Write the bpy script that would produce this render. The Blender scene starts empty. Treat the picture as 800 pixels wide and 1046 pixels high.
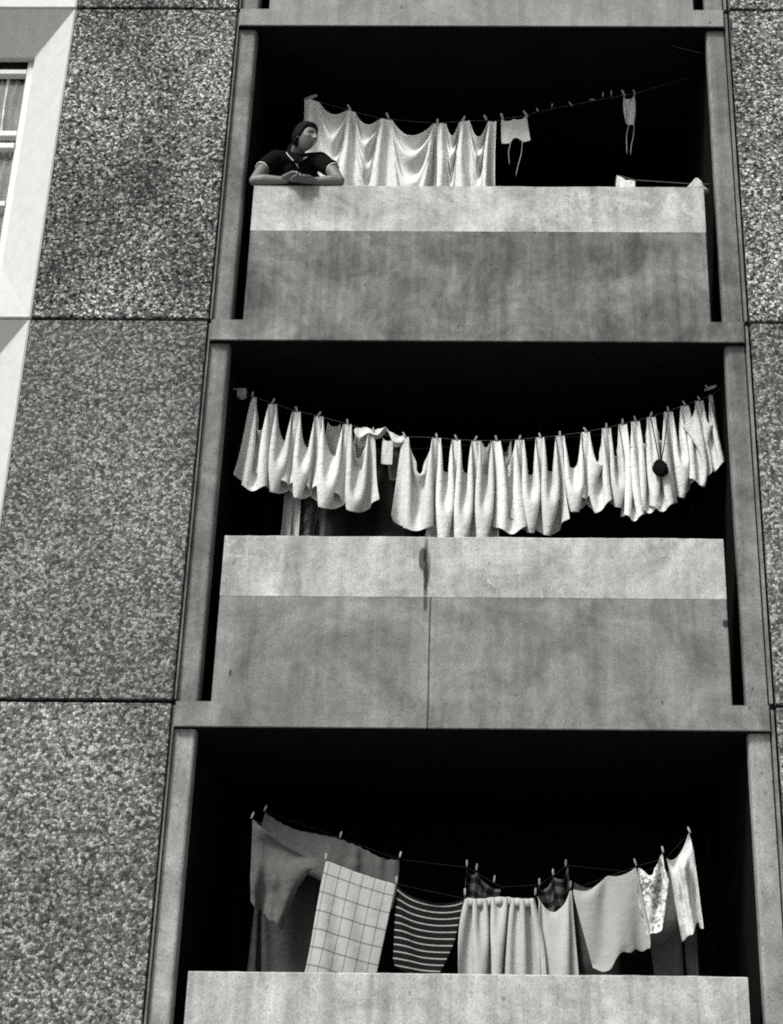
import bpy, bmesh, math, random
import numpy as np
from mathutils import Vector, Matrix, noise
from mathutils.bvhtree import BVHTree
rad = math.radians
random.seed(7); rng = np.random.default_rng(11)
scene = bpy.context.scene
EXPOSURE = 1.35
COL = scene.collection

# ------------------------------------------------------------------ camera
CAM = np.array([0.159, -9.2281, -2.958]); PITCH, YAW, ROLL = 0.43978, -0.013478, 0.012237
FPX, CX, CY, PW, PH = 1700.0, 490.442, 523.0, 800.0, 1046.0
cy_, sy_, cp_, sp_ = math.cos(YAW), math.sin(YAW), math.cos(PITCH), math.sin(PITCH)
FWD = np.array([sy_*cp_, cy_*cp_, sp_]); RT = np.array([cy_, -sy_, 0.0]); UP = np.cross(RT, FWD)
RGT = RT*math.cos(ROLL) + UP*math.sin(ROLL); UPV = -RT*math.sin(ROLL) + UP*math.cos(ROLL)
def at(px, py, Y=0.0):
    """point of the place, at depth Y behind the facade plane, seen at a position of the photograph"""
    d = RGT*(px-CX)/FPX - UPV*(py-CY)/FPX + FWD
    return CAM + d*((Y-CAM[1])/d[1])
def to_px(P):
    d = np.asarray(P)-CAM; z = d@FWD
    return np.stack([CX+FPX*(d@RGT)/z, CY-FPX*(d@UPV)/z], -1)
cd = bpy.data.cameras.new('camera'); cam = bpy.data.objects.new('camera', cd); COL.objects.link(cam)
M = Matrix(((RGT[0], UPV[0], -FWD[0], CAM[0]), (RGT[1], UPV[1], -FWD[1], CAM[1]), (RGT[2], UPV[2], -FWD[2], CAM[2]), (0, 0, 0, 1)))
cam.matrix_world = M
cd.sensor_fit = 'VERTICAL'; cd.sensor_height = 24; cd.lens = 24*FPX/PH
cd.shift_x = -(CX-PW/2)/PH; cd.shift_y = 0
cd.clip_start = 0.1; cd.clip_end = 5000
scene.camera = cam

# ------------------------------------------------------------------ materials
def new_mat(name):
    m = bpy.data.materials.new(name); m.use_nodes = True
    nt = m.node_tree; nt.nodes.clear()
    out = nt.nodes.new('ShaderNodeOutputMaterial')
    return m, nt, out
def N(nt, typ, **kw):
    n = nt.nodes.new(typ)
    for k, v in kw.items():
        if k.startswith('i_'):
            n.inputs[k[2:].replace('_', ' ')].default_value = v
        else: setattr(n, k, v)
    return n
def ramp(nt, fac, stops, interp='LINEAR'):
    r = nt.nodes.new('ShaderNodeValToRGB'); r.color_ramp.interpolation = interp
    el = r.color_ramp.elements
    while len(el) < len(stops): el.new(0.5)
    for e, (p, v) in zip(el, stops):
        e.position = p; e.color = (v, v, v, 1) if not isinstance(v, tuple) else v
    nt.links.new(fac, r.inputs[0]); return r.outputs[0]
def math_n(nt, op, a, b=None, clamp=False):
    n = nt.nodes.new('ShaderNodeMath'); n.operation = op; n.use_clamp = clamp
    for i, v in enumerate((a, b)):
        if v is None: continue
        if isinstance(v, (int, float)): n.inputs[i].default_value = v
        else: nt.links.new(v, n.inputs[i])
    return n.outputs[0]
def mul_col(nt, a, b):
    n = nt.nodes.new('ShaderNodeMix'); n.data_type = 'RGBA'; n.blend_type = 'MULTIPLY'; n.inputs[0].default_value = 1
    nt.links.new(a, n.inputs[6]); nt.links.new(b, n.inputs[7]); return n.outputs[2]
def coords(nt, scale=(1, 1, 1), loc=(0, 0, 0)):
    tc = nt.nodes.new('ShaderNodeTexCoord'); mp = nt.nodes.new('ShaderNodeMapping')
    mp.inputs['Scale'].default_value = scale; mp.inputs['Location'].default_value = loc
    nt.links.new(tc.outputs['Object'], mp.inputs[0]); return mp.outputs[0]
def noise_n(nt, vec, scale, detail=4, rough=.6, dist=0):
    n = nt.nodes.new('ShaderNodeTexNoise'); n.inputs['Scale'].default_value = scale
    n.inputs['Detail'].default_value = detail; n.inputs['Roughness'].default_value = rough; n.inputs['Distortion'].default_value = dist
    nt.links.new(vec, n.inputs['Vector']); return n.outputs['Fac']
def finish(nt, out, color, rough=.85, bump=None, bstr=.3, bdist=.01, spec=.3):
    b = nt.nodes.new('ShaderNodeBsdfPrincipled'); b.inputs['Roughness'].default_value = rough
    b.inputs['Specular IOR Level'].default_value = spec
    if isinstance(color, (int, float)): b.inputs['Base Color'].default_value = (color, color, color, 1)
    elif isinstance(color, tuple): b.inputs['Base Color'].default_value = color
    else: nt.links.new(color, b.inputs['Base Color'])
    if bump is not None:
        bn = nt.nodes.new('ShaderNodeBump'); bn.inputs['Strength'].default_value = bstr; bn.inputs['Distance'].default_value = bdist
        nt.links.new(bump, bn.inputs['Height']); nt.links.new(bn.outputs[0], b.inputs['Normal'])
    nt.links.new(b.outputs[0], out.inputs[0]); return b

def concrete(name, base, mott=.25, streak=.25, pits=.5, grain=.35, bloom=0.0, stains=(), crack=None, seed=0):
    """cast concrete: soft mottling, vertical weather streaks, fine grain, air holes; bloom = pale lime runs"""
    m, nt, out = new_mat(name)
    v = coords(nt, loc=(seed*3.1, 0, seed*1.7))
    big = ramp(nt, noise_n(nt, v, 2.3, 6, .68, .9), [(.32, 1-mott*1.25), (.66, 1+mott*.6)])
    vs = coords(nt, (9, 9, .7), (seed*2, 0, 0))
    stk = ramp(nt, noise_n(nt, vs, 1.0, 4, .6, .3), [(.32, 1-streak), (.66, 1.06)])
    fine = ramp(nt, noise_n(nt, v, 85, 3, .8), [(.25, 1-grain), (.75, 1+grain)])
    mid = ramp(nt, noise_n(nt, v, 16, 4, .7), [(.3, 1-mott*.55), (.7, 1+mott*.4)])
    vr = coords(nt, (13, 13, .5), (seed*4.7, 0, seed*.3))
    runs = ramp(nt, noise_n(nt, vr, 1.0, 5, .7, .5), [(.55, 1.0), (.60, 1-streak*.25), (.72, 1-streak*.5)])
    c = mul_col(nt, mul_col(nt, mul_col(nt, big, runs), stk), mul_col(nt, fine, mid))
    rgb = nt.nodes.new('ShaderNodeRGB'); rgb.outputs[0].default_value = (base, base, base, 1)
    c = mul_col(nt, c, rgb.outputs[0])
    vo = N(nt, 'ShaderNodeTexVoronoi'); vo.inputs['Scale'].default_value = 11
    vp = coords(nt, (1, 1, .6), (seed, 0, 0)); nt.links.new(vp, vo.inputs['Vector'])
    gate = ramp(nt, noise_n(nt, v, 4.0, 2, .5), [(.52, 0), (.6, 1)])
    pit = math_n(nt, 'MULTIPLY', ramp(nt, vo.outputs['Distance'], [(.06, 1), (.14, 0)]), gate)
    pitc = ramp(nt, math_n(nt, 'MULTIPLY', pit, pits), [(0, 1.0), (1, .12)])
    c = mul_col(nt, c, pitc)
    if bloom:
        vb = coords(nt, (3.2, 3.2, 2.2), (seed*1.3, 0, 0))
        w = noise_n(nt, vb, 2.2, 5, .62, 1.4)
        b = math_n(nt, 'MULTIPLY', ramp(nt, w, [(.47, 0), (.5, bloom), (.515, bloom*.3), (.6, 0)]), ramp(nt, noise_n(nt, coords(nt, (1, 1, 2), (seed, 0, 3)), 1.6, 3, .6), [(.48, 0), (.62, 1)]))
        mx = nt.nodes.new('ShaderNodeMix'); mx.data_type = 'RGBA'
        nt.links.new(b, mx.inputs[0]); nt.links.new(c, mx.inputs[6]); mx.inputs[7].default_value = (.8, .8, .78, 1)
        c = mx.outputs[2]
    tc = nt.nodes.new('ShaderNodeTexCoord'); sx = nt.nodes.new('ShaderNodeSeparateXYZ'); nt.links.new(tc.outputs['Object'], sx.inputs[0])
    for (x, z, rx, rz, dk) in stains:
        wob = noise_n(nt, coords(nt, (22, 22, 5)), 1, 3, .6)
        dx = math_n(nt, 'DIVIDE', math_n(nt, 'SUBTRACT', sx.outputs[0], x), rx); dz = math_n(nt, 'DIVIDE', math_n(nt, 'SUBTRACT', sx.outputs[2], z), rz)
        d = math_n(nt, 'ADD', math_n(nt, 'MULTIPLY', dx, dx), math_n(nt, 'MULTIPLY', dz, dz))
        d = math_n(nt, 'ADD', d, math_n(nt, 'MULTIPLY', math_n(nt, 'SUBTRACT', wob, .5), 2.2))
        c = mul_col(nt, c, ramp(nt, d, [(.35, dk), (1.0, 1.0)]))
    if crack is not None:
        x0, z0 = crack
        wob = math_n(nt, 'MULTIPLY', math_n(nt, 'SUBTRACT', noise_n(nt, coords(nt), 3, 3, .6), .5), .012)
        dx = math_n(nt, 'ABSOLUTE', math_n(nt, 'ADD', math_n(nt, 'SUBTRACT', sx.outputs[0], x0), wob))
        ln = ramp(nt, math_n(nt, 'MULTIPLY', dx, 100), [(.35, .3), (.75, 1.0)])
        c = mul_col(nt, c, ln)
    bh = math_n(nt, 'SUBTRACT', noise_n(nt, v, 60, 4, .7), math_n(nt, 'MULTIPLY', pit, 2))
    spk = ramp(nt, noise_n(nt, v, 48, 2, .7), [(.60, 1.0), (.72, .55)])
    c = mul_col(nt, c, spk)
    finish(nt, out, c, .9, bh, .35, .006, .2); return m

def aggregate(name, lo, hi, scale, seed=0, weather=.5, mortar=.25, skew=.5):
    """exposed aggregate: every pebble its own tone, dark gaps between, broad weathering"""
    m, nt, out = new_mat(name)
    v = coords(nt, loc=(seed*5.3, 0, seed*2.9))
    nd = nt.nodes.new('ShaderNodeTexNoise'); nd.inputs['Scale'].default_value = scale*.9; nt.links.new(v, nd.inputs['Vector'])
    mx = nt.nodes.new('ShaderNodeMix'); mx.data_type = 'VECTOR'; mx.inputs[0].default_value = .012
    nt.links.new(v, mx.inputs[4]); nt.links.new(nd.outputs['Color'], mx.inputs[5])
    vec = mx.outputs[1]
    cols = []
    vo = nt.nodes.new('ShaderNodeTexVoronoi'); vo.inputs['Scale'].default_value = scale; nt.links.new(vec, vo.inputs['Vector'])
    ve = nt.nodes.new('ShaderNodeTexVoronoi'); ve.feature = 'DISTANCE_TO_EDGE'; ve.inputs['Scale'].default_value = scale; nt.links.new(vec, ve.inputs['Vector'])
    sep = nt.nodes.new('ShaderNodeSeparateColor'); nt.links.new(vo.outputs['Color'], sep.inputs[0])
    clump = ramp(nt, noise_n(nt, v, scale*.5, 3, .65), [(.3, 0), (.7, 1)])
    tone = math_n(nt, 'ADD', math_n(nt, 'MULTIPLY', sep.outputs[0], .55), math_n(nt, 'MULTIPLY', clump, .45))
    stone = ramp(nt, tone, [(.2, lo), (skew, lo+(hi-lo)*.30), (.8, hi)])
    edge = ramp(nt, ve.outputs['Distance'], [(.0, mortar), (.16, 1.0)])
    c = mul_col(nt, stone, edge)
    wz = coords(nt, (1, 1, .55), (seed*1.7, 0, seed))
    wx = ramp(nt, noise_n(nt, wz, .95, 4, .6, .4), [(.3, 1-weather), (.68, 1+weather*.35)])
    c = mul_col(nt, c, wx)
    cl = ramp(nt, noise_n(nt, v, 9, 4, .7), [(.3, .72), (.7, 1.25)])
    c = mul_col(nt, c, cl)
    h = math_n(nt, 'ADD', ramp(nt, ve.outputs['Distance'], [(0, 0), (.4, 1.0)]), math_n(nt, 'MULTIPLY', sep.outputs[1], .9))
    finish(nt, out, c, .9, h, .45, .008, .1); return m

def plain(name, base, rough=.6, var=.15, scale=6, spec=.4, bump=0.2):
    m, nt, out = new_mat(name); v = coords(nt)
    c = ramp(nt, noise_n(nt, v, scale, 5, .65), [(.25, base*(1-var)), (.75, base*(1+var))])
    finish(nt, out, c, rough, noise_n(nt, v, 40, 3, .6), bump, .004, spec); return m

def cloth_mat(name, base, trans=.22, kind=None, var=.1, crumple=.9):
    m, nt, out = new_mat(name); v = coords(nt)
    weave = noise_n(nt, v, 170, 3, .75)
    c = ramp(nt, weave, [(.3, base*.96), (.7, min(base*1.03, .92))])
    c = mul_col(nt, c, ramp(nt, noise_n(nt, v, 7, 4, .65), [(.3, 1-var), (.7, 1+var*.3)]))
    uv = nt.nodes.new('ShaderNodeUVMap'); sp = nt.nodes.new('ShaderNodeSeparateXYZ'); nt.links.new(uv.outputs[0], sp.inputs[0])
    def lines(o, n, w, off=0.0, dk=.15):
        f = math_n(nt, 'FRACT', math_n(nt, 'ADD', math_n(nt, 'MULTIPLY', o, n), off))
        d = math_n(nt, 'ABSOLUTE', math_n(nt, 'SUBTRACT', f, .5))
        return ramp(nt, d, [(w, dk), (w+.04, 1.0)])
    if kind == 'check':
        c = mul_col(nt, c, lines(sp.outputs[0], 6.2, .02, .15, .45)); c = mul_col(nt, c, lines(sp.outputs[1], 8.0, .02, .2, .45))
    if kind == 'stripe':
        f = math_n(nt, 'FRACT', math_n(nt, 'MULTIPLY', sp.outputs[1], 12.0))
        d = math_n(nt, 'ABSOLUTE', math_n(nt, 'SUBTRACT', f, .5))
        c = ramp(nt, d, [(.06, .32), (.12, .012)])
    if kind == 'band':
        f = math_n(nt, 'FRACT', math_n(nt, 'MULTIPLY', sp.outputs[1], 3.2))
        c = mul_col(nt, c, ramp(nt, math_n(nt, 'ABSOLUTE', math_n(nt, 'SUBTRACT', f, .5)), [(.06, .55), (.12, 1)]))
    if kind == 'print':
        c = mul_col(nt, c, ramp(nt, noise_n(nt, v, 17, 4, .7, 1.5), [(.42, .25), (.52, 1.0)]))
    if kind == 'plaid':
        c = mul_col(nt, c, lines(sp.outputs[0], 3, .2, .1, .25)); c = mul_col(nt, c, lines(sp.outputs[1], 7, .2, 0, .25))
    df = nt.nodes.new('ShaderNodeBsdfDiffuse'); tr = nt.nodes.new('ShaderNodeBsdfTranslucent')
    bn = nt.nodes.new('ShaderNodeBump'); bn.inputs['Strength'].default_value = .6; bn.inputs['Distance'].default_value = .02
    cr = math_n(nt, 'ADD', math_n(nt, 'MULTIPLY', noise_n(nt, v, 13, 3, .6, .8), crumple), math_n(nt, 'MULTIPLY', noise_n(nt, v, 34, 2, .6, .5), crumple*.3))
    nt.links.new(math_n(nt, 'ADD', math_n(nt, 'MULTIPLY', weave, .025), cr), bn.inputs['Height'])
    ms = nt.nodes.new('ShaderNodeMixShader'); ms.inputs[0].default_value = trans
    for s in (df, tr): nt.links.new(c, s.inputs[0]); nt.links.new(bn.outputs[0], s.inputs['Normal'])
    nt.links.new(df.outputs[0], ms.inputs[1]); nt.links.new(tr.outputs[0], ms.inputs[2]); nt.links.new(ms.outputs[0], out.inputs[0])
    return m

ZF = [2.6*k for k in range(-1, 5)]                                   # underside of each balcony slab, level -1 upward
W2, TS, PHT = 1.7249, .1563, 1.2179
PXL, PXR = -W2+.2056, W2-.2112
MAT = dict(
    agg_top=aggregate('pebble_faced_concrete_clean', .010, .78, 68, 1, .7, .35, .60),
    agg_mid=aggregate('pebble_faced_concrete_sooty', .05, .40, 66, 2, .4, .5, .52),
    agg_low=aggregate('pebble_faced_concrete_pale', .045, .48, 60, 3, .45, .5, .54),
    column=concrete('column_concrete', .215, .35, .4, .5, .35, seed=5),
    render=plain('white_painted_render', .47, .8, .09, 14),
    render_edge=plain('grey_render_edge', .52, .8, .12, 9),
    black=plain('recess_shade_black', .008, .95, .3, 3, .02),  # shade of the recesses and soffits put into the base colour
    joint=plain('black_joint_mastic', .015, .9, .2, 12, .05),
    white_paint=plain('white_gloss_paint', .55, .45, .06, 20),
    iron=plain('galvanised_iron', .25, .45, .3, 30),
    wood=plain('bleached_peg_wood', .34, .7, .25, 40),
    cord_dark=plain('dark_cord', .02, .9, .2, 60),
    cord=plain('grey_cord', .12, .8, .2, 60),
    column_clean=concrete('column_concrete_clean', .31, .3, .35, .4, .35, seed=6),
    asphalt=plain('asphalt', .05, .9, .3, 8),
    grass=plain('mown_lawn', .06, .95, .4, 5),
    paving=plain('concrete_paving', .30, .9, .2, 5),
    plinth=concrete('plinth_concrete', .25, seed=9),
)
P_MATS = {}
def parapet_mats(k):
    low = {1: dict(base=.205, mott=.46, streak=.42, pits=.5, stains=[(.55, 1.02+2.6-.35, .9, .25, .8)]),
           0: dict(base=.215, mott=.34, streak=.25, pits=.8, stains=[(-1.42, .33, .009, .03, .2), (-1.35, .31, .005, .014, .4), (1.50, .66, .02, .03, .15), (-.285, .79, .016, .07, .3)], crack=(-.255, 0)),
           }.get(k, dict(base=.27, mott=.2, streak=.25, pits=.4))
    top = {1: dict(base=.47, mott=.34, streak=.3, pits=.1, bloom=.42),
           0: dict(base=.42, mott=.32, streak=.25, pits=.3, bloom=.32, stains=[(-.288, .99, .019, .23, .10), (-.312, 1.06, .022, .09, .25), (-.268, 1.02, .010, .15, .5)]),
           -1: dict(base=.45, mott=.32, streak=.4, pits=.35, bloom=.2)}.get(k, dict(base=.42, mott=.2, bloom=.4))
    return concrete('stained_parapet_concrete', seed=k+2, **low), concrete('pale_parapet_concrete', seed=k+12, **top)

# ------------------------------------------------------------------ mesh helpers
def mesh_obj(name, verts, faces, mat, parent=None, smooth=False, uvs=None):
    me = bpy.data.meshes.new(name); me.from_pydata([tuple(map(float, v)) for v in verts], [], faces); me.update()
    if mat is not None: me.materials.append(mat)
    if smooth: me.polygons.foreach_set('use_smooth', [True]*len(me.polygons))
    if uvs is not None:
        ul = me.uv_layers.new(name='UVMap')
        for lp in me.loops: ul.data[lp.index].uv = uvs[lp.vertex_index]
    o = bpy.data.objects.new(name, me); COL.objects.link(o)
    if parent is not None: o.parent = parent
    return o
def bm_obj(name, bm, mat, parent=None, smooth=False):
    me = bpy.data.meshes.new(name); bmesh.ops.recalc_face_normals(bm, faces=bm.faces); bm.to_mesh(me); bm.free()
    for mm in (mat if isinstance(mat, (list, tuple)) else [mat]): me.materials.append(mm)
    if smooth: me.polygons.foreach_set('use_smooth', [True]*len(me.polygons))
    o = bpy.data.objects.new(name, me); COL.objects.link(o)
    if parent is not None: o.parent = parent
    return o
def box(bm, x0, x1, y0, y1, z0, z1, bev=0):
    vs = [bm.verts.new((x, y, z)) for x in (x0, x1) for y in (y0, y1) for z in (z0, z1)]
    fs = [bm.faces.new([vs[i] for i in q]) for q in ((0, 1, 3, 2), (4, 6, 7, 5), (0, 4, 5, 1), (2, 3, 7, 6), (0, 2, 6, 4), (1, 5, 7, 3))]
    bmesh.ops.recalc_face_normals(bm, faces=fs)
    if bev:
        es = list({e for f in fs for e in f.edges}); bmesh.ops.bevel(bm, geom=es, offset=bev, segments=2, affect='EDGES', profile=.6)
def box_obj(name, x0, x1, y0, y1, z0, z1, mat, parent=None, bev=0):
    bm = bmesh.new(); box(bm, x0, x1, y0, y1, z0, z1, bev); return bm_obj(name, bm, mat, parent)
def tube(bm, pts, r, seg=8, caps=True):
    pts = [Vector(p) for p in pts]; rs = r if isinstance(r, (list, tuple)) else [r]*len(pts); rings = []
    up = Vector((.13, .31, .94))
    for i, p in enumerate(pts):
        t = (pts[min(i+1, len(pts)-1)]-pts[max(i-1, 0)]).normalized()
        a = t.cross(up)
        if a.length < 1e-3: a = t.cross(Vector((1, 0, 0)))
        a.normalize(); b = t.cross(a)
        rings.append([bm.verts.new(p+(a*math.cos(2*math.pi*j/seg)+b*math.sin(2*math.pi*j/seg))*rs[i]) for j in range(seg)])
    for A, B in zip(rings, rings[1:]):
        for j in range(seg): bm.faces.new((A[j], A[(j+1) % seg], B[(j+1) % seg], B[j]))
    if caps: bm.faces.new(rings[0][::-1]); bm.faces.new(rings[-1])
def empty(name, loc=(0, 0, 0)):
    o = bpy.data.objects.new(name, None); COL.objects.link(o); o.location = loc; o.empty_display_size = .1; return o
def tag(o, label, cat, group=None, kind=None):
    if label: o['label'] = label
    if cat: o['category'] = cat
    if group: o['group'] = group
    if kind: o['kind'] = kind
    return o
def structure(o): o['kind'] = 'structure'; return o

# ------------------------------------------------------------------ ground
ZG = -4.56
structure(box_obj('ground', -600, 600, -900, 600, ZG-.5, ZG, MAT['grass']))
structure(box_obj('road', -600, 600, -24, -15, ZG-.45, ZG+.004, MAT['asphalt']))
structure(box_obj('pavement', -40, 40, -12.79, .5, ZG-.4, ZG+.05, MAT['paving']))  # unseen forecourt, enlarged to bounce light onto downward faces
structure(box_obj('pavement', -600, 600, -14.98, -12.8, ZG-.4, ZG+.12, MAT['paving']))

# ------------------------------------------------------------------ the apartment block
B = empty('apartment_block', (0, 0, ZG))
tag(B, 'grey concrete apartment block with pebble faced panels and stacked balconies', 'apartment block')
def part(o, parent=B):
    o.parent = parent
    if parent is B: o.matrix_parent_inverse = Matrix.Translation((0, 0, -ZG))
    return o
J = lambda k: 2.6*k+.155                                             # horizontal joint between two storeys
ZTOP = J(4)
# backing wall of each bay (dark joints show between the panels)
for (x0, x1) in ((-2.93, -1.727), (1.727, 2.95), (-6.0, -4.8), (4.82, 6.0)):
    part(box_obj('backing_wall', x0, x1, .05, .35, ZG, ZTOP, MAT['joint']))
def panel(x0, x1, k, mat):
    z0, z1 = J(k)+.012, J(k+1)-.012
    nx, nz = 14, 30; bm = bmesh.new()
    box(bm, x0, x1, 0.0, .05, z0, z1, .008)
    return part(bm_obj('pebble_faced_panel', bm, mat))
for k in range(-1, 4):
    ms = {-1: 'agg_low', 0: 'agg_mid', 1: 'agg_top'}.get(k, 'agg_top')
    mr = {-1: 'agg_low', 0: 'agg_low', 1: 'agg_top'}.get(k, 'agg_top')
    for x0, x1, mm in ((-2.898, -1.748, ms), (1.768, 2.918, mr), (-5.98, -4.83, ms), (4.84, 5.98, mr)):
        panel(x0, x1, k, MAT[mm])
# precast edge strips beside the columns
for sgn in (-1, 1):
    for k in range(-1, 4):
        x = sgn*1.7335 if sgn < 0 else 1.7475
        part(box_obj('joint_strip', x-.0045-(.002 if sgn < 0 else .008), x+.0045, .02, .05, J(k)+.02, J(k+1)-.02, MAT['column']))
# splayed window units
def window_unit(xo0, xo1, k):
    z0, z1 = J(k)+.012, J(k+1)-.012
    xi0, xi1, zi0, zi1, D = xo0+.30, xo1-.30, z0+.50, z1-.265, .2
    O = [(xo0, 0, z0), (xo1, 0, z0), (xo1, 0, z1), (xo0, 0, z1)]; I = [(xi0, D, zi0), (xi1, D, zi0), (xi1, D, zi1), (xi0, D, zi1)]
    Bk = [(x, D+.12, z) for x, y, z in I]
    e = .012
    R = [(xo0-e, 0.006, z0), (xo1+e, .006, z0), (xo1+e, .006, z1), (xo0-e, .006, z1)]
    R2 = [(x, .3, z) for x, y, z in R]
    V = O+I+Bk+R+R2; F = []
    for i in range(4):
        j = (i+1) % 4
        F += [(i, j, 4+j, 4+i), (4+i, 4+j, 8+j, 8+i), (12+i, 12+j, j, i), (16+i, 16+j, 12+j, 12+i)]
    s = part(mesh_obj('window_surround', V, F, MAT['render']))
    s.data.materials.append(MAT['render_edge'])
    for p in s.data.polygons:
        if p.index % 4 in (2, 3): p.material_index = 1
    # sash frame
    w = part(mesh_obj('window', [(xi0, D+.115, zi0), (xi1, D+.115, zi0), (xi1, D+.115, zi1), (xi0, D+.115, zi1)], [(0, 1, 2, 3)], MAT['glass']))
    bm = bmesh.new(); y0, y1 = D+.05, D+.11
    H = zi1-zi0
    box(bm, xi0, xi0+.06, y0, y1, zi0, zi1, .005); box(bm, xi1-.06, xi1, y0, y1, zi0, zi1, .005)
    box(bm, xi0+.061, xi1-.061, y0, y1, zi1-.11, zi1-.07, .005); box(bm, xi0+.061, xi1-.061, y0, y1, zi0, zi0+.07, .005)
    zt = zi1-.66
    box(bm, xi0+.061, xi1-.061, y0+.002, y1, zt, zt+.045, .005); box(bm, xi0+.061, xi1-.061, y0-.01, y1-.02, zt-.115, zt-.07, .005)
    zb = zt-.115-.45
    box(bm, xi0+.061, xi1-.061, y0-.008, y1-.02, zb-.04, zb, .005)
    xm = (xi0+xi1)/2; box(bm, xm-.03, xm+.03, y0+.004, y1-.003, zi0+.071, zi1-.111, .005)
    part(bm_obj('frame', bm, MAT['white_paint']), w)
    bm = bmesh.new(); box(bm, xi0, xi1, y0+.005, y1-.005, zi1-.069, zi1, 0); part(bm_obj('head_rail', bm, MAT['black']), w)
    # net curtain hung in folds
    nx, nz = 130, 6; V = []; F = []
    for i in range(nx+1):
        x = xi0+.04+(xi1-xi0-.08)*i/nx
        yy = D+.138+.018*math.sin(i*1.05)+.012*math.sin(i*.37+1)
        for j in range(nz+1): V.append((x+.006*math.sin(j*1.3+i*.2), yy, zb-.25+(zi1-.1-zb+.25)*j/nz))
    for i in range(nx):
        for j in range(nz):
            a = i*(nz+1)+j; F.append((a, a+nz+1, a+nz+2, a+1))
    part(mesh_obj('net_curtain', V, F, MAT['net'], None, True), w)
    part(box_obj('room', xi0-.2, xi1+.2, D+.5, D+.55, zi0-.2, zi1+.2, MAT['black']), w)
m, nt, out = new_mat('window_glass')
g = nt.nodes.new('ShaderNodeBsdfGlossy'); g.inputs['Roughness'].default_value = .02; t = nt.nodes.new('ShaderNodeBsdfTransparent')
lw = nt.nodes.new('ShaderNodeFresnel'); lw.inputs[0].default_value = 1.45; mx = nt.nodes.new('ShaderNodeMixShader')
nt.links.new(lw.outputs[0], mx.inputs[0]); nt.links.new(t.outputs[0], mx.inputs[1]); nt.links.new(g.outputs[0], mx.inputs[2]); nt.links.new(mx.outputs[0], out.inputs[0])
MAT['glass'] = m
MAT['net'] = cloth_mat('net_curtain_lace', .88, .02, None, .4)
for k in range(-1, 4):
    for xo0, xo1 in ((-4.79, -2.915), (2.935, 4.81)):
        window_unit(xo0, xo1, k)
# columns
for sgn in (-1, 1):
    x0, x1 = sorted((sgn*W2, sgn*1.602))
    for k in range(-1, 4):
        bm = bmesh.new(); z0 = 2.6*k+TS if k > -1 else -2.6+TS
        box(bm, x0, x1, .045, .135, z0+.001, 2.6*(k+1)-.001)
        # rounded inner corner
        es = [e for e in bm.edges if all(abs(v.co.x-sgn*1.602) < 1e-4 and abs(v.co.y-.045) < 1e-4 for v in e.verts)]
        bmesh.ops.bevel(bm, geom=es, offset=.022, segments=4, affect='EDGES', profile=.5)
        c = part(bm_obj('column', bm, MAT['column_clean' if k == -1 else 'column']))
# balconies
for k in range(-1, 4):
    z = 2.6*k
    lowm, topm = parapet_mats(k)
    # slab edge and lower parapet in one casting
    band = {1: 3.446-2.6, 0: .818}.get(k, .83)
    pts = [(-W2, 0), (W2, 0), (W2, TS), (PXR, TS), (PXR, band), (PXL, band), (PXL, TS), (-W2, TS)]
    T = .13
    V = [(x, 0, z+h) for x, h in pts]+[(x, T, z+h) for x, h in pts]; n = len(pts)
    F = [tuple(range(n)), tuple(range(2*n-1, n-1, -1))]+[(i, i+n, (i+1) % n+n, (i+1) % n) for i in range(n)]
    bm = bmesh.new(); vs = [bm.verts.new(v) for v in V]
    for f in F: bm.faces.new([vs[i] for i in f])
    bmesh.ops.recalc_face_normals(bm, faces=bm.faces)
    es = [e for e in bm.edges if all(abs(v.co.y) < 1e-5 for v in e.verts) and not all(abs(v.co.z-(z+band)) < 1e-4 for v in e.verts)]
    bmesh.ops.bevel(bm, geom=es, offset=.005, segments=2, affect='EDGES')
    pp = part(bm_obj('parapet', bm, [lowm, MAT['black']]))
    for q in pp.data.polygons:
        if q.normal.z < -.9 and q.center.z < z+.01: q.material_index = 1  # slab underside: shade painted on as black
    # pale upper band with an uneven worn top edge
    bm = bmesh.new(); nx = 60; rows = []
    r_ = random.Random(k+40)
    for i in range(nx+1):
        x = PXL+(PXR-PXL)*i/nx; w = .004*noise.noise(Vector((x*3.1, k, 0)))+.003*noise.noise(Vector((x*17, k, 3)))
        zt = z+PHT+w
        rows.append([bm.verts.new(p) for p in ((x, -.0015, z+band+.0005), (x, -.0015, zt-.008), (x, .007, zt), (x, T-.008, zt), (x, T, zt-.008), (x, T, z+band+.0005))])
    for A, C_ in zip(rows, rows[1:]):
        for j in range(6): bm.faces.new((A[j], C_[j], C_[(j+1) % 6], A[(j+1) % 6]))
    bm.faces.new(rows[0]); bm.faces.new(rows[-1][::-1])
    part(bm_obj('coping_band', bm, topm), pp)
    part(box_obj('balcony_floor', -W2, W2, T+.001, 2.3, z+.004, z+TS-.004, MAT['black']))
for k in range(-1, 4):
    z = 2.6*k
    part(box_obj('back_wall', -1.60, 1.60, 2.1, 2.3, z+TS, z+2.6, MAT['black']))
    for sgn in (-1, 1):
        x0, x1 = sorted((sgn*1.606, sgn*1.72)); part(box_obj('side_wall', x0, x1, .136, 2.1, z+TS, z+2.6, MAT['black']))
part(box_obj('roof', -8, 8, 0.0, 9, ZTOP+.01, ZTOP+.5, MAT['column']))
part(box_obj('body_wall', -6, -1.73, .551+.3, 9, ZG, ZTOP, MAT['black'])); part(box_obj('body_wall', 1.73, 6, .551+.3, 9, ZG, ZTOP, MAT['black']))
part(box_obj('end_wall', -8, -6.01, 0, 9, ZG, ZTOP, MAT['agg_mid'])); part(box_obj('end_wall', 6.01, 8, 0, 9, ZG, ZTOP, MAT['agg_mid']))
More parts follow.
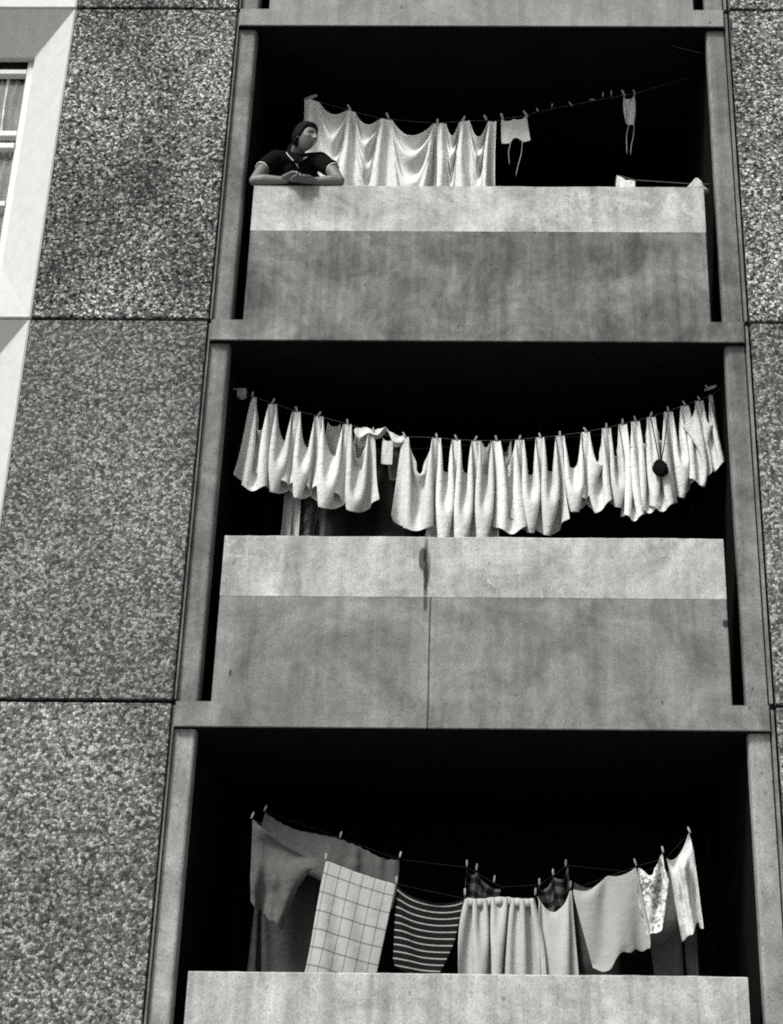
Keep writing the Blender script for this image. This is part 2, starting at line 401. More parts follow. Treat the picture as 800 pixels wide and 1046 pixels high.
part(box_obj('plinth', -6, 6, -.02, .34, ZG, -2.62+.155-.0, MAT['plinth']) if 0 else box_obj('plinth', -6, 6, .004, .045, ZG, -2.605, MAT['plinth']))

# ------------------------------------------------------------------ cloth solver (position based, batched)
def hermite(pts, s):
    xs = [p[0] for p in pts]; return np.interp(s, xs, [p[1] for p in pts])
class Cloth:
    def __init__(self, **k):
        self.wind = (0, 0); self.L = None; self.R = None; self.T = None; self.Bt = None; self.soft = []; self.bunch = .05; self.parapet = None
        self.hard = []; self.fold = 1.0; self.swag = 0.0; self.thick = .0025; self.sub = 1
        self.__dict__.update(k)
CLOTHS = []
def sim(cs, n, m, steps=150, iters=14, grav=2.6, shear=.2, wf=.3):
    Bn = len(cs); S = np.linspace(0, 1, n); Tt = np.linspace(0, 1, m); U, V = np.meshgrid(S, Tt, indexing='ij')
    rest = np.zeros((Bn, n, m, 2), np.float64); P = np.zeros((Bn, n, m, 3)); wt = np.ones((Bn, n, m, 1)); pins = []
    for b, c in enumerate(cs):
        L = hermite(c.L, V) if c.L else np.zeros_like(V); R = hermite(c.R, V) if c.R else np.ones_like(V)
        T = hermite(c.T, U) if c.T else np.zeros_like(U); Bo = hermite(c.Bt, U) if c.Bt else np.ones_like(U)
        X = (L+(R-L)*U)*c.w; Z = (T+(Bo-T)*V)*c.h
        rest[b, ..., 0] = X; rest[b, ..., 1] = Z
        r2 = np.random.default_rng(c.seed)
        tg = []
        for p in c.pins:
            u, px, py = p[0], p[1], p[2]; Y = p[3] if len(p) > 3 else c.Y; v = p[4] if len(p) > 4 else 0.0
            tg.append((u, v, at(px, py, Y)))
        uc = np.array([t[0] for t in tg]); mean = sum(t[2] for t in tg)/len(tg)
        cx = (uc.mean())*c.w
        us = np.array([t[0] for t in tg]); order = np.argsort(us)
        zl = np.interp(U, us[order], np.array([t[2][2] for t in tg])[order]); yl = np.interp(U, us[order], np.array([t[2][1] for t in tg])[order])
        ph = r2.uniform(0, 6.28, 6)
        P[b, ..., 0] = mean[0]+(X-cx); P[b, ..., 2] = zl-Z
        sw = np.zeros_like(U)
        so = us[order]
        for ua, ub in zip(so, so[1:]):
            mk = (U > ua) & (U < ub); fr = np.clip((U-ua)/(ub-ua+1e-9), 0, 1); sw = np.where(mk, np.sin(np.pi*fr)*(ub-ua)*c.w*c.swag, sw)
        P[b, ..., 2] -= sw
        wob = .018*np.sin(U*c.w*26+ph[0]+V*1.2)+.012*np.sin(U*c.w*43+ph[1]-V*2)+.01*np.sin(U*9+V*7+ph[2])+.004*r2.standard_normal(U.shape)
        P[b, ..., 1] = yl+wob*(.3+V)*c.fold+(.16*sw*np.sin((V*c.h+.6*sw)*46+ph[3])*(1-.75*V) if c.swag else 0)
        lst = []
        for (u, v, t) in tg:
            i = int(round(u*(n-1))); j = int(round(v*(m-1)))
            ii = {i: 0}
            if c.bunch:
                d = max(1, int(round(c.bunch*(n-1))))
                for dd in range(-d, d+1):
                    if 0 <= i+dd < n: ii[i+dd] = dd
            for q, dd in ii.items():
                tt = t+np.array([.010*dd, .011*(1 if dd % 2 else -1)*(dd != 0), 0])
                lst.append((q, j, P[b, q, j].copy(), tt)); wt[b, q, j] = 0
        for (u, v, px, py, Y) in c.hard:
            q, j = int(round(u*(n-1))), int(round(v*(m-1))); lst.append((q, j, P[b, q, j].copy(), at(px, py, Y))); wt[b, q, j] = 0
        pins.append(lst)
    prev = P.copy()
    def d(a): return np.sqrt((a*a).sum(-1, keepdims=True))
    cons = []
    def addc(s1, s2, k): cons.append((s1, s2, d(rest[s1]-rest[s2]), k))
    A = slice(None)
    for o in (0, 1):
        e = (n-o)//2*2
        addc((A, slice(o, o+e-1, 2), A), (A, slice(o+1, o+e, 2), A), 1.0)
        e = (m-o)//2*2
        addc((A, A, slice(o, o+e-1, 2)), (A, A, slice(o+1, o+e, 2)), 1.0)
    for o in (0, 1):
        e = (n-o)//2*2
        addc((A, slice(o, o+e-1, 2), slice(0, m-1)), (A, slice(o+1, o+e, 2), slice(1, m)), shear)
        addc((A, slice(o, o+e-1, 2), slice(1, m)), (A, slice(o+1, o+e, 2), slice(0, m-1)), shear)
    for o in (0, 1, 2, 3):
        i0 = np.array([i for i in range(n-2) if i % 4 in ((o), (o)) ]);
        if len(i0): addc((A, i0, A), (A, i0+2, A), .06)
        j0 = np.array([j for j in range(m-2) if j % 4 == o])
        if len(j0): addc((A, A, j0), (A, A, j0+2), .06)
    dt = 1/60; g = np.zeros((Bn, n, m, 3)); g[..., 2] = -grav
    for b, c in enumerate(cs): g[b, ..., 0] += c.wind[0]*V*wf; g[b, ..., 1] += c.wind[1]*V*wf
    warm = 55
    for st in range(steps):
        vel = (P-prev)*(.975 if st < steps-30 else .9); prev = P.copy()
        P = P+(vel+g*dt*dt)*wt
        f = min(1, (st+1)/warm); f = f*f*(3-2*f)
        for b, c in enumerate(cs):
            for (i, j, p0, p1) in pins[b]: P[b, i, j] = p0+(p1-p0)*f
            for (u, v, px, py, Y, k) in c.soft:
                i, j = int(round(u*(n-1))), int(round(v*(m-1)))
                P[b, i, j] += k*f*(at(px, py, Y)-P[b, i, j])
        for it in range(iters):
            for (s1, s2, rl, k) in cons:
                D = P[s2]-P[s1]; ln = d(D)+1e-9; w1, w2 = wt[s1], wt[s2]
                cc = D*((ln-rl)/ln*k/(w1+w2+1e-9)); P[s1] += cc*w1; P[s2] -= cc*w2
        for b, c in enumerate(cs):
            if c.parapet is not None:
                q = P[b]; mk = (q[..., 2] < c.parapet+.01) & (q[..., 1] < .15); q[..., 1][mk] = .15
    for b, c in enumerate(cs):
        c.P = P[b]; c.n, c.m = n, m; c.U, c.V = U, V
def drape(c, peaks, sags, h, gap=26, pk=7, m=44):
    """a sheet slung between pegged bunches: folds run in U lines from peg to peg, pleats drop from each bunch"""
    cols = []; pts = [(at(a, b, c.Y), at(e, f, c.Y)) for a, b, e, f in peaks]
    for i, (A, E) in enumerate(pts):
        for q in range(pk): cols.append((A+(E-A)*q/(pk-1), 0.0, 0.0))
        if i+1 < len(pts):
            Bp = pts[i+1][0]
            for q in range(1, gap): cols.append((E+(Bp-E)*q/gap, 1-(2*q/gap-1)**2, sags[i]))
    n = len(cols); P = np.zeros((n, m, 3)); xp = np.array([(A[0]+E[0])/2 for A, E in pts]); pw = np.array([abs(E[0]-A[0])/2+.012 for A, E in pts])
    r2 = np.random.default_rng(c.seed); lam = r2.uniform(.19, .25, len(pts)+1); D = np.linspace(0, 1, m)**1.2*h
    gi = 0; prevc = 0
    for i, (p, ct, S) in enumerate(cols):
        if ct > 0 and prevc == 0: gi += 1
        prevc = ct
        phi = D/(ct+.14); y = -.052*math.sqrt(ct)*np.cos(2*math.pi*(phi/lam[gi]+.18))*np.exp(-phi/.42)*min(1, S/.1)
        y = y-.05*ct*min(1, S/.1)*np.exp(-D/.3)
        for k, x0 in enumerate(xp):
            rr = (p[0]-x0)/(pw[k]+.16*D); y = y-.04*np.cos(rr*(4.3+k % 3*.8)+k)*np.exp(-rr*rr*.8)*np.clip(D/.14+.12, 0, 1)
        nz = np.array([noise.noise(Vector((p[0]*5, d*2.5, c.seed))) for d in D])
        P[i, :, 0] = p[0]+.01*nz; P[i, :, 1] = p[1]+y+.018*nz*np.clip(D/.2, 0, 1); P[i, :, 2] = p[2]-S*ct*np.exp(-D/1.1)-D
    c.P = P; c.n, c.m = n, m; c.U, c.V = np.meshgrid(np.linspace(0, 1, n), np.linspace(0, 1, m), indexing='ij')
def panel_cloth(c, Lc, Rc, sag, folds, hem, n=30, m=40):
    """one hanging garment between a left and a right edge, its folds fanning out from the pegs"""
    t = np.linspace(0, 1, m); u = np.linspace(0, 1, n); P = np.zeros((n, m, 3)); r2 = np.random.default_rng(c.seed); ph = r2.uniform(0, 6, 4)
    lt = np.linspace(0, 1, len(Lc)); rt = np.linspace(0, 1, len(Rc)); Lc = np.array(Lc, float); Rc = np.array(Rc, float)
    for j in range(m):
        a = np.array([np.interp(t[j], lt, Lc[:, q]) for q in (0, 1)]); b = np.array([np.interp(t[j], rt, Rc[:, q]) for q in (0, 1)])
        for i in range(n):
            q = a+(b-a)*u[i]; q[1] += sag*4*u[i]*(1-u[i])*(1-t[j])**1.5+t[j]**6*np.interp(u[i], [h[0] for h in hem], [h[1] for h in hem])
            y = folds*(.15+t[j])*(math.sin(u[i]*9+ph[0]+t[j]*1.5)+.5*math.sin(u[i]*17+ph[1]-t[j]))-.05*4*u[i]*(1-u[i])*math.cos(t[j]*9+ph[2]+u[i]*2)*(1-t[j])+.02*noise.noise(Vector((u[i]*4, t[j]*5, c.seed)))
            P[i, j] = at(q[0], q[1], c.Y+y)
    c.P = P; c.n, c.m = n, m; c.U, c.V = np.meshgrid(u, t, indexing='ij')
def build_cloth(c):
    n, m = c.n, c.m; idx = lambda i, j: i*m+j
    F = [(idx(i, j), idx(i+1, j), idx(i+1, j+1), idx(i, j+1)) for i in range(n-1) for j in range(m-1)]
    verts = c.P.reshape(-1, 3); org = Vector(c.P[:, 0].mean(0)); uv = np.stack([c.U, 1-c.V], -1).reshape(-1, 2)
    o = mesh_obj(c.name, verts-np.array(org), F, c.mat, None, True, uv.tolist()); o.location = org
    s = o.modifiers.new('thickness', 'SOLIDIFY'); s.thickness = c.thick; s.offset = 0
    s = o.modifiers.new('smooth', 'SUBSURF'); s.levels = c.sub; s.render_levels = c.sub
    tag(o, c.label, c.cat, c.group); c.obj = o; return o
WH = [cloth_mat('white_terry_cotton', .70, .1), cloth_mat('off_white_terry_cotton', .58, .1), cloth_mat('washed_white_cotton', .64, .1)]
SHEET = cloth_mat('thin_white_sheet', .72, .12, None, .06, .5)

# ------------------------------------------------------------------ the washing
ZP = {k: 2.6*k+PHT for k in (-1, 0, 1)}
ORD = ['first', 'second', 'third', 'fourth', 'fifth', 'sixth', 'seventh', 'eighth', 'ninth', 'tenth', 'eleventh', 'twelfth', 'thirteenth', 'fourteenth', 'fifteenth', 'sixteenth']
Y2, Y3, Y1, YB = .32, .48, .32, .62
def add(**k):
    k.setdefault('seed', len(CLOTHS)+3); k.setdefault('group', None); c = Cloth(**k); CLOTHS.append(c); return c
def span(pins, Y, f=1.03):
    q = [at(p[1], p[2], Y) for p in pins]; return f*sum(np.linalg.norm(a-b) for a, b in zip(q, q[1:]))
# middle balcony: nappies pegged by their corners
LEFT = [(258, 405), (279, 412), (303, 420), (326, 425), (355, 433), (381, 441)]
RIGHT = [(413, 446), (446, 447), (466, 449), (486, 450), (507, 450), (531, 449), (551.5, 446.5), (572, 445), (598, 441), (619.5, 437), (636, 433), (649, 430), (665, 425.5), (682.5, 420), (699, 414), (714, 409), (728, 403)]
hl = [.52, .47, .46, .48, .45]
wl = [.62, .56, .56, .60, .58]
for i in range(5):
    a, b = LEFT[i], LEFT[i+1]
    soft = []
    if i == 0: soft = [(0, 1, 236, 482, Y2-.02, .05)]
    if i == 4: soft = [(1, 1, 391, 500, Y2-.02, .05)]
    add(name='nappy', label='white terry nappy, %s from the left end of the long middle line' % ORD[i], cat='nappy', group='white nappies on the middle line', mat=WH[i % 3], w=wl[i]*1.04, h=hl[i],
        pins=[(0.03, a[0]+1.2, a[1], Y2+.012*(i % 2)), (.97, b[0]-1.2, b[1], Y2+.012*(i % 2))], Y=Y2, soft=soft, bunch=.08, wind=(random.uniform(-.4, .3), -.5), g=0, swag=random.uniform(.18, .3), fold=random.uniform(.6, 1.1))
hr = [.53, .68, .76, .72, .53, .52, .56, .40, .43, .44, .58, .55, .57, .50, .46, .40]
wr = [.62, .56, .56, .56, .58, .6, .58, .56, .56, .54, .50, .52, .56, .56, .50, .46]
for i in range(16):
    a, b = RIGHT[i], RIGHT[i+1]; q = 15-i
    soft = []
    if i == 0: soft = [(0, 1, 401, 519, Y2-.02, .05)]
    if i == 15: soft = [(1, 1, 741, 466, Y2, .06)]
    if i in (12, 13, 14): soft = [(.5, 1, (a[0]+b[0])/2+4, 520, Y2, 0.0)]
    add(name='nappy', label=('white nappy, %s to the right of the gap in the middle line' % ORD[i]) if i < 9 else ('white nappy, %s from the right end of the middle line' % ORD[q]), cat='nappy', group='white nappies on the middle line',
        mat=WH[(i*2+1) % 3], w=wr[i]*1.04, h=hr[i], pins=[(.03, a[0]+1.2, a[1], Y2+.012*(i % 2)), (.97, b[0]-1.2, b[1], Y2+.012*(i % 2))], Y=Y2, soft=soft, bunch=.08,
        wind=(random.uniform(-.3, .5)+(.5 if i > 12 else 0), -.5), parapet=ZP[0], g=0, swag=random.uniform(.18, .3), fold=random.uniform(.6, 1.1))
GREY = [cloth_mat('grey_wool', .075, .05, None, .3), cloth_mat('mid_grey_wool', .105, .08, None, .3), cloth_mat('dark_cloth', .008, .02, None, .3), cloth_mat('pale_grey_cotton', .42, .12, None, .15)]
DARKC = cloth_mat('dark_curtain_cloth', .022, .02, None, .3); CHECK = cloth_mat('checked_tea_towel', .44, .2, 'check', .12, .4); STRIPE = cloth_mat('striped_knit', .5, .05, 'stripe'); PRINT = cloth_mat('printed_cotton', .78, .2, 'print')
PLAID = cloth_mat('dark_plaid', .09, .1, 'plaid'); DARKPRINT = cloth_mat('dark_printed_cotton', .12, .1, 'print'); VEST = cloth_mat('greyish_vest_cotton', .36, .15, None, .1, .45); CREAM = cloth_mat('cream_cotton', .48, .2, None, .1, .4); BAND = cloth_mat('banded_white_cotton', .62, .2, None, .2)
# behind the nappies, second line
add(name='towel', label='long pale towel hanging behind the nappies near the left column', cat='towel', mat=CREAM, w=.16, h=.85, pins=[(0, 296, 447, .42), (1, 310, 449, .42)], Y=.42, bunch=0, soft=[(0, 1, 289, 562, .42, .03)], parapet=ZP[0], g=1)
add(name='dress', label='dark printed dress hanging between the pale towel and grey skirt', cat='dress', mat=DARKPRINT, w=.3, h=.9, pins=[(0, 311, 449, .46), (1, 326, 452, .46)], Y=.46, bunch=0, parapet=ZP[0], g=1)
add(name='skirt', label='grey skirt hem below the nappies beside the dark printed dress', cat='skirt', mat=GREY[1], w=.2, h=.9, pins=[(0, 326, 452, .44), (1, 336, 453, .44)], Y=.44, bunch=0, parapet=ZP[0], g=1)
add(name='curtain', label='dark gathered curtain hanging low behind the left nappies', cat='curtain', mat=DARKC, w=.9, h=.9, pins=[(0, 338, 453, .47), (.33, 362, 456, .47), (.66, 386, 458, .47), (1, 410, 460, .47)], Y=.47, bunch=.02, parapet=ZP[0], g=1)
add(name='vest', label='small grey vest peeping above the fourth nappy', cat='vest', mat=GREY[3], w=.12, h=.3, pins=[(0, 335, 430, .42), (1, 348, 432, .42)], Y=.42, bunch=0, g=1)
add(name='vest', label='small pale vest peeping above the fifth nappy', cat='vest', mat=CREAM, w=.12, h=.3, pins=[(0, 364, 436, .42), (1, 376, 440, .42)], Y=.42, bunch=0, g=1)
add(name='sock', label='white sock hanging in the gap of the middle line', cat='sock', mat=WH[1], w=.075, h=.16, pins=[(0, 391, 446, .34), (1, 402, 447, .34)], Y=.34, bunch=0, g=1)
add(name='sock', label='dark grey sock hanging in the gap of the middle line', cat='sock', mat=GREY[1], w=.08, h=.26, pins=[(0, 398, 448, .4), (1, 409, 449, .4)], Y=.4, bunch=0, g=1, L=[(0, 0), (.6, .05), (1, .35)], R=[(0, 1), (1, 1.1)])
add(name='flannel', label='crumpled grey flannel behind the nappies reaching the parapet, left of the other', cat='flannel', mat=GREY[3], w=.12, h=.2, pins=[(0, 491, 449, .42), (1, 502, 449, .42)], Y=.42, bunch=0, g=1)
add(name='flannel', label='crumpled pale flannel behind the nappies reaching the parapet, right of the other', cat='flannel', mat=VEST, w=.2, h=.2, pins=[(0, 511, 449, .42), (1, 522, 449, .42)], Y=.42, bunch=0, g=1)
# top balcony
add(name='bed_sheet', label='white sheet hung in wide swags behind the leaning person', cat='sheet', mat=SHEET, w=1.85, h=1.0, Y=Y3, bunch=0.012, parapet=ZP[1], g=3, wind=(0, -.3), group='white sheets on the top line', swag=.42, fold=.06,
    pins=[(0, 312, 101), (.07, 326, 104), (.30, 356, 112.5), (.38, 362, 114), (.61, 389, 121), (.69, 399, 122), (1, 446, 126)])
add(name='bed_sheet', label='narrow white sheet with deep fold, next to the small white pants', cat='sheet', mat=SHEET, w=1.15, h=1.0, Y=Y3, bunch=0.02, parapet=ZP[1], g=3, wind=(0, -.3), group='white sheets on the top line', swag=.42, fold=.06,
    pins=[(0, 447, 126), (.08, 455, 126), (.36, 471, 125), (.46, 479, 122.5), (.9, 498, 124), (1, 507, 124)])
TP = add(name='baby_pants', label='small white baby pants with two hanging ties on the top line', cat='baby pants', mat=BAND, w=.2, h=.19, Y=Y3, pins=[(0, 512, 121.5), (.5, 525, 121), (1, 538, 118)], bunch=0, g=1, Bt=[(0, 1), (.3, 1), (.42, .75), (.58, .75), (.7, 1), (1, 1)])
BN = add(name='baby_bonnet', label='small white bonnet with two long strings near the right column', cat='bonnet', mat=BAND, w=.135, h=.22, Y=Y3, pins=[(0, 637, 97.5), (1, 648, 96)], bunch=0, g=1, L=[(0, 0), (.5, -.15), (1, .15)], R=[(0, 1), (.5, 1.2), (1, .8)])
add(name='tea_cloth', label='small white cloth on the low line just above the top parapet', cat='cloth', mat=WH[0], w=.14, h=.3, Y=.25, pins=[(0, 630, 178.5), (.2, 634, 180), (.4, 638, 182.5), (.6, 642, 183.5), (.8, 645.5, 184), (1, 649, 184.5)], bunch=0, parapet=ZP[1], g=1)
# bottom balcony
JU = add(name='jumper', label='dark grey jumper hanging to a point beside the checked towel', cat='jumper', mat=GREY[1], w=1, h=1, Y=Y1, pins=[], g=9)
panel_cloth(JU, [(258, 836), (257, 866), (255.5, 895), (256, 921)], [(335, 879), (317, 889), (304, 908), (296, 930), (288, 951)], 9, .022, [(0, 0), (.2, 3), (.35, -2), (.6, 2), (.75, -3), (1, 0)])
add(name='blanket', label='grey blanket sagging in a long fold above the jumper', cat='blanket', mat=GREY[1], w=span([(0, 271, 829), (.5, 348, 856), (1, 408, 878)], .42, 1.06), fold=.3, h=.24, Y=.42, pins=[(u, np.interp(u, [0, .27, .53, .72, 1], [271, 305, 348, 372, 408]), np.interp(u, [0, .1, .27, .53, .72, .85, 1], [829, 838, 848, 856, 866, 876, 878])) for u in np.linspace(0, 1, 17)], bunch=0, g=2, Bt=[(0, .7), (.5, 1), (1, 1.1)])
add(name='nightdress', label='long dark grey nightdress behind the jumper, reaching the bottom parapet', cat='nightdress', mat=GREY[0], w=.52, h=1.0, Y=.55, pins=[(.1, 268, 868, .55), (.9, 325, 890, .55)], bunch=0, g=2, soft=[(0, 1, 238, 1020, .5, .06), (1, 1, 325, 1030, .5, .04)], L=[(0, .1), (1, -.15)], R=[(0, .9), (1, 1.1)])
add(name='tea_towel', label='pale tea towel with dark window check beside the striped jersey', cat='tea towel', mat=CHECK, w=span([(0, 333, 878), (1, 405, 903)], .27, 1.0), h=.78, Y=.27, pins=[(u, 333+72*u, 878+25*u+1.5*math.sin(u*3.1)) for u in np.linspace(0, 1, 9)], bunch=0, g=1,
    soft=[(0, 1, 306, 1003, .24, .6), (1, 1, 372, 1010, .24, .6)], fold=.3, parapet=ZP[-1])
add(name='jersey', label='black jersey with thin white stripes between check towel and apron', cat='jersey', mat=STRIPE, w=span([(0, 407, 904), (1, 473, 918)], .30, 1.05), h=.44, Y=.30, pins=[(0, 406, 904), (1, 474, 918)], bunch=0, g=1,
    L=[(0, 0), (.8, .04), (1, .14)], R=[(0, 1), (.5, .92), (1, .7)], soft=[(0, 1, 411, 980, .30, .2), (1, 1, 455, 982, .30, .2), (.5, 1, 434, 990, .28, .1)], fold=.4)
ap = [(u, 475+72*u+1.6*math.sin(u*37), 917.5+1.2*math.sin(u*9)) for u in (0, .06, .13, .18, .25, .31, .39, .45, .53, .58, .66, .71, .78, .85, .91, 1)]
add(name='apron', label='off white gathered apron hanging from its waistband', cat='apron', apron=1, mat=CREAM, w=1.05, h=.85, Y=.30, pins=ap, bunch=.0, g=2, parapet=ZP[-1])
add(name='slip', label='cream slip with scooped neck beside the gathered apron', cat='slip', mat=CREAM, w=.27, h=.9, Y=.29, pins=[(0, 548, 915), (1, 584, 909)], bunch=0.04, g=1, T=[(0, 0), (.25, .07), (.5, .1), (.75, .07), (1, 0)], parapet=ZP[-1], soft=[(1, .8, 588, 1000, .3, .05)])
add(name='blouse', label='dark plaid blouse showing above the left end of the apron', cat='blouse', mat=PLAID, w=.3, h=.5, Y=.5, pins=[(0, 477, 886), (.35, 487, 890), (1, 512, 908)], bunch=0, g=1)
add(name='blouse', label='dark plaid blouse showing above the cream slip', cat='blouse', mat=PLAID, w=.3, h=.5, Y=.5, pins=[(0, 551, 904), (.5, 565, 895), (1, 580, 884)], bunch=0, g=1, T=[(0, 0), (.3, .06), (.5, 0), (.75, .08), (1, 0)])
add(name='vest', label='grey vest with ragged hem in the middle of the bottom line', cat='vest', mat=VEST, w=span([(0, 585, 908), (1, 650, 885)], .28, 1.05), h=.44, Y=.28, pins=[(0, 585, 908), (.55, 620, 894), (1, 650, 885)], bunch=0, g=1,
    L=[(0, 0), (1, .1)], R=[(0, 1), (1, 1.06)], Bt=[(0, 1.05), (.12, 1.1), (.25, 1.08), (.36, .97), (.48, .90), (.55, .92), (.6, 1.0), (.66, .90), (.76, .93), (.83, 1.0), (.9, .92), (1, .98)], soft=[(0, 1, 606, 987, .27, .4), (1, 1, 663, 970, .27, .4), (.5, 1, 634, 972, .27, .2)], fold=.4)
add(name='pyjama_trousers', label='dark trousers hanging behind the ragged grey vest', cat='trousers', mat=GREY[0], w=.27, h=.95, Y=.55, pins=[(0, 586, 900, .55), (1, 626, 892, .55)], bunch=0, g=1, parapet=ZP[-1])
add(name='knickers', label='white printed knickers between the grey vest and white vest', cat='knickers', mat=PRINT, w=.25, h=.36, Y=.28, pins=[(0, 652, 886), (1, 677, 872)], bunch=0.06, g=1, L=[(0, 0), (.4, -.02), (1, .1)], R=[(0, 1), (.4, 1.15), (1, .45)], soft=[(.3, 1, 662, 938, .27, .08), (1, .55, 686, 910, .26, .08)])
VE = add(name='vest', label='white vest pegged high at the right end of the bottom line', cat='vest', mat=WH[1], w=1, h=1, Y=.28, pins=[], g=9)
panel_cloth(VE, [(681, 877), (685, 893), (690, 925), (697, 963)], [(704, 850), (709, 870), (714, 910), (719, 949)], 11, .030, [(0, 0), (.3, -3), (.5, -1), (.62, -9), (.7, -12), (.85, -2), (1, 0)], 40)
add(name='trousers', label='mid grey trousers behind the white vest and printed knickers', cat='trousers', mat=GREY[1], w=.24, h=1.05, Y=.5, pins=[(0, 655, 893, .5), (1, 690, 880, .5)], bunch=0, g=1, parapet=ZP[-1], soft=[(0, 1, 676, 1030, .5, .1)])
add(name='scarf', label='narrow dark scarf hanging behind the white vest', cat='scarf', mat=GREY[0], w=.1, h=1.0, Y=.5, pins=[(0, 694, 876, .5), (1, 707, 870, .5)], bunch=0, g=1, parapet=ZP[-1])
sim([c for c in CLOTHS if c.g == 0], 27, 25, 150, 14, 9.8, .16, 1.0)
sim([c for c in CLOTHS if c.g == 1], 17, 29, 120, 12)
sim([c for c in CLOTHS if c.g == 2], 49, 33, 140, 14)
SH = [c for c in CLOTHS if c.g == 3]
drape(SH[0], [(311, 100, 326, 104), (355, 112.5, 363, 114), (388, 121, 400, 122.5), (443, 126, 446, 126)], [.13, .14, .18], 1.0)
drape(SH[1], [(447, 126, 456, 126), (469, 125, 480, 122.5), (498, 124, 507, 124)], [.17, .20], 1.0)
for c in CLOTHS: build_cloth(c)
AP = [c for c in CLOTHS if c.__dict__.get('apron')][0]
bm = bmesh.new(); prv = None
ks = np.ones(9)/9; pad = lambda a: np.convolve(np.concatenate([[a[0]]*4, a, [a[-1]]*4]), ks, 'valid'); E0 = np.stack([pad(AP.P[:, 0, q]) for q in range(3)], -1)
for i in range(0, AP.n):
    p = E0[i]-np.array(AP.obj.location); q = p; ring = [bm.verts.new((p[0], min(p[1], q[1])-dy, p[2]-dz)) for dy, dz in ((.012, -.004), (.016, .018), (.012, .040), (-.004, .040), (-.006, -.004))]
    if prv:
        for j in range(5): bm.faces.new((prv[j], ring[j], ring[(j+1) % 5], prv[(j+1) % 5]))
    prv = ring
bm_obj('waistband', bm, CREAM, AP.obj, True)
# draped shirt thrown over the line in the gap
bm = bmesh.new(); rows = []
for i in range(25):
    u = i/24; px = 364+48*u; py = 437+8.5*u
    top = at(px, py-2.5*math.sin(u*3.1)-1.2*math.sin(u*13), Y2+.02)
    prof = []
    hang = .05+.035*math.sin(u*7+.5)+.02*math.sin(u*17)
    for j in range(9):
        t = j/8*2-1
        prof.append(bm.verts.new((top[0]+.01*math.sin(t*3+u*9), top[1]+.035*t+.008*math.sin(u*23+t*2), top[2]-abs(t)**1.6*hang)))
    rows.append(prof)
for A_, B_ in zip(rows, rows[1:]):
    for j in range(8): bm.faces.new((A_[j], B_[j], B_[j+1], A_[j+1]))
o = bm_obj('shirt', bm, WH[0], None, True); s = o.modifiers.new('thickness', 'SOLIDIFY'); s.thickness = .004
s = o.modifiers.new('smooth', 'SUBSURF'); s.levels = 1; s.render_levels = 1
tag(o, 'white shirt thrown over the middle line between the two rows of nappies', 'shirt')
# ties and strings of the small garments
def strings(c, us, ends, mat):
    for u, (ex, ey) in zip(us, ends):
        i = int(round(u*(c.n-1))); p = c.P[i, -1]; q = at(ex, ey, p[1])
        bm = bmesh.new(); pts = [p+(q-p)*t+np.array([.006*math.sin(t*5+u*9), .004*math.sin(t*7), 0]) for t in np.linspace(0, 1, 9)]
        pts = [Vector(x)-c.obj.location for x in pts]
        tube(bm, pts, .0024, 6); bm_obj('tie', bm, mat, c.obj, True)
MAT['tape'] = cloth_mat('grey_white_tape', .4, .1)
strings(TP, [.3, .7], [(519.5, 168), (528, 180)], MAT['tape']); strings(BN, [.3, .75], [(639.5, 157), (645, 158)], MAT['tape'])
# lines
def line(pts, label, r=.0010, name='clothes_line', mat='cord', sag=0.0):
    bm = bmesh.new(); P_ = [np.array(p) for p in pts]; out_ = []
    for a, b in zip(P_, P_[1:]):
        for t in np.linspace(0, 1, 7)[:-1]: out_.append(a+(b-a)*t-np.array([0, 0, sag*4*t*(1-t)]))
    out_.append(P_[-1]); org = Vector(out_[0]); tube(bm, [Vector(p)-org for p in out_], r, 6)
    o = bm_obj(name, bm, MAT[mat], None, True); o.location = org; tag(o, label, 'clothes line'); return o
XI = 1.6015
mid_end = at(728, 403, Y2)
line([at(247, 403, Y2)+np.array([0, 0, .008])]+[at(x, y, Y2) for x, y in LEFT+[(396, 445)]+RIGHT]+[(XI, Y2, mid_end[2]+.05)], 'long grey clothes line sagging across the middle balcony')
line([(-XI, YB, at(294, 447, YB)[2]+.12)]+[at(x, y, YB) for x, y in ((294, 447), (326, 452), (362, 456), (410, 460))]+[(XI, YB, at(410, 460, YB)[2]+.2)], 'hidden second clothes line behind the nappies of the middle balcony')
top_pts = [(308, 98), (312, 101), (326, 104), (356, 112.5), (389, 121), (446, 126), (479, 123), (507, 124), (512, 121.5), (538, 118), (550, 114), (600, 104), (637, 97.5), (648, 96)]
e = at(717, 79, Y3)
line([(-1.3, 2.099, at(308, 98, Y3)[2]+.15)]+[at(x, y, Y3) for x, y in top_pts]+[(XI, Y3, e[2]+.03)], 'grey clothes line rising to the right column of the top balcony')
line([at(628, 196, .25)]+[at(x, y, .25) for x, y in ((630, 179), (649, 184), (708, 188))]+[(XI, .25, at(708, 188, .25)[2])], 'low slack line just above the top parapet', .003)
line([at(640, 24, .2), at(665, 38, .2), at(690, 48, .2), at(721, 55, .2)], 'thin slack wire under the slab of the top balcony', .0015)
bot = [(258, 837), (333, 878), (405, 903), (475, 918), (547, 917), (584, 909), (650, 885), (681, 876), (704, 851)]
line([(-1.35, 2.099, at(258, 837, Y1)[2]+.3)]+[at(x, y, .30) for x, y in bot]+[(1.2, 2.099, at(704, 851, .3)[2]+.3)], 'front clothes line carrying the striped jersey and apron', .0009, 'clothes_line', 'cord_dark')
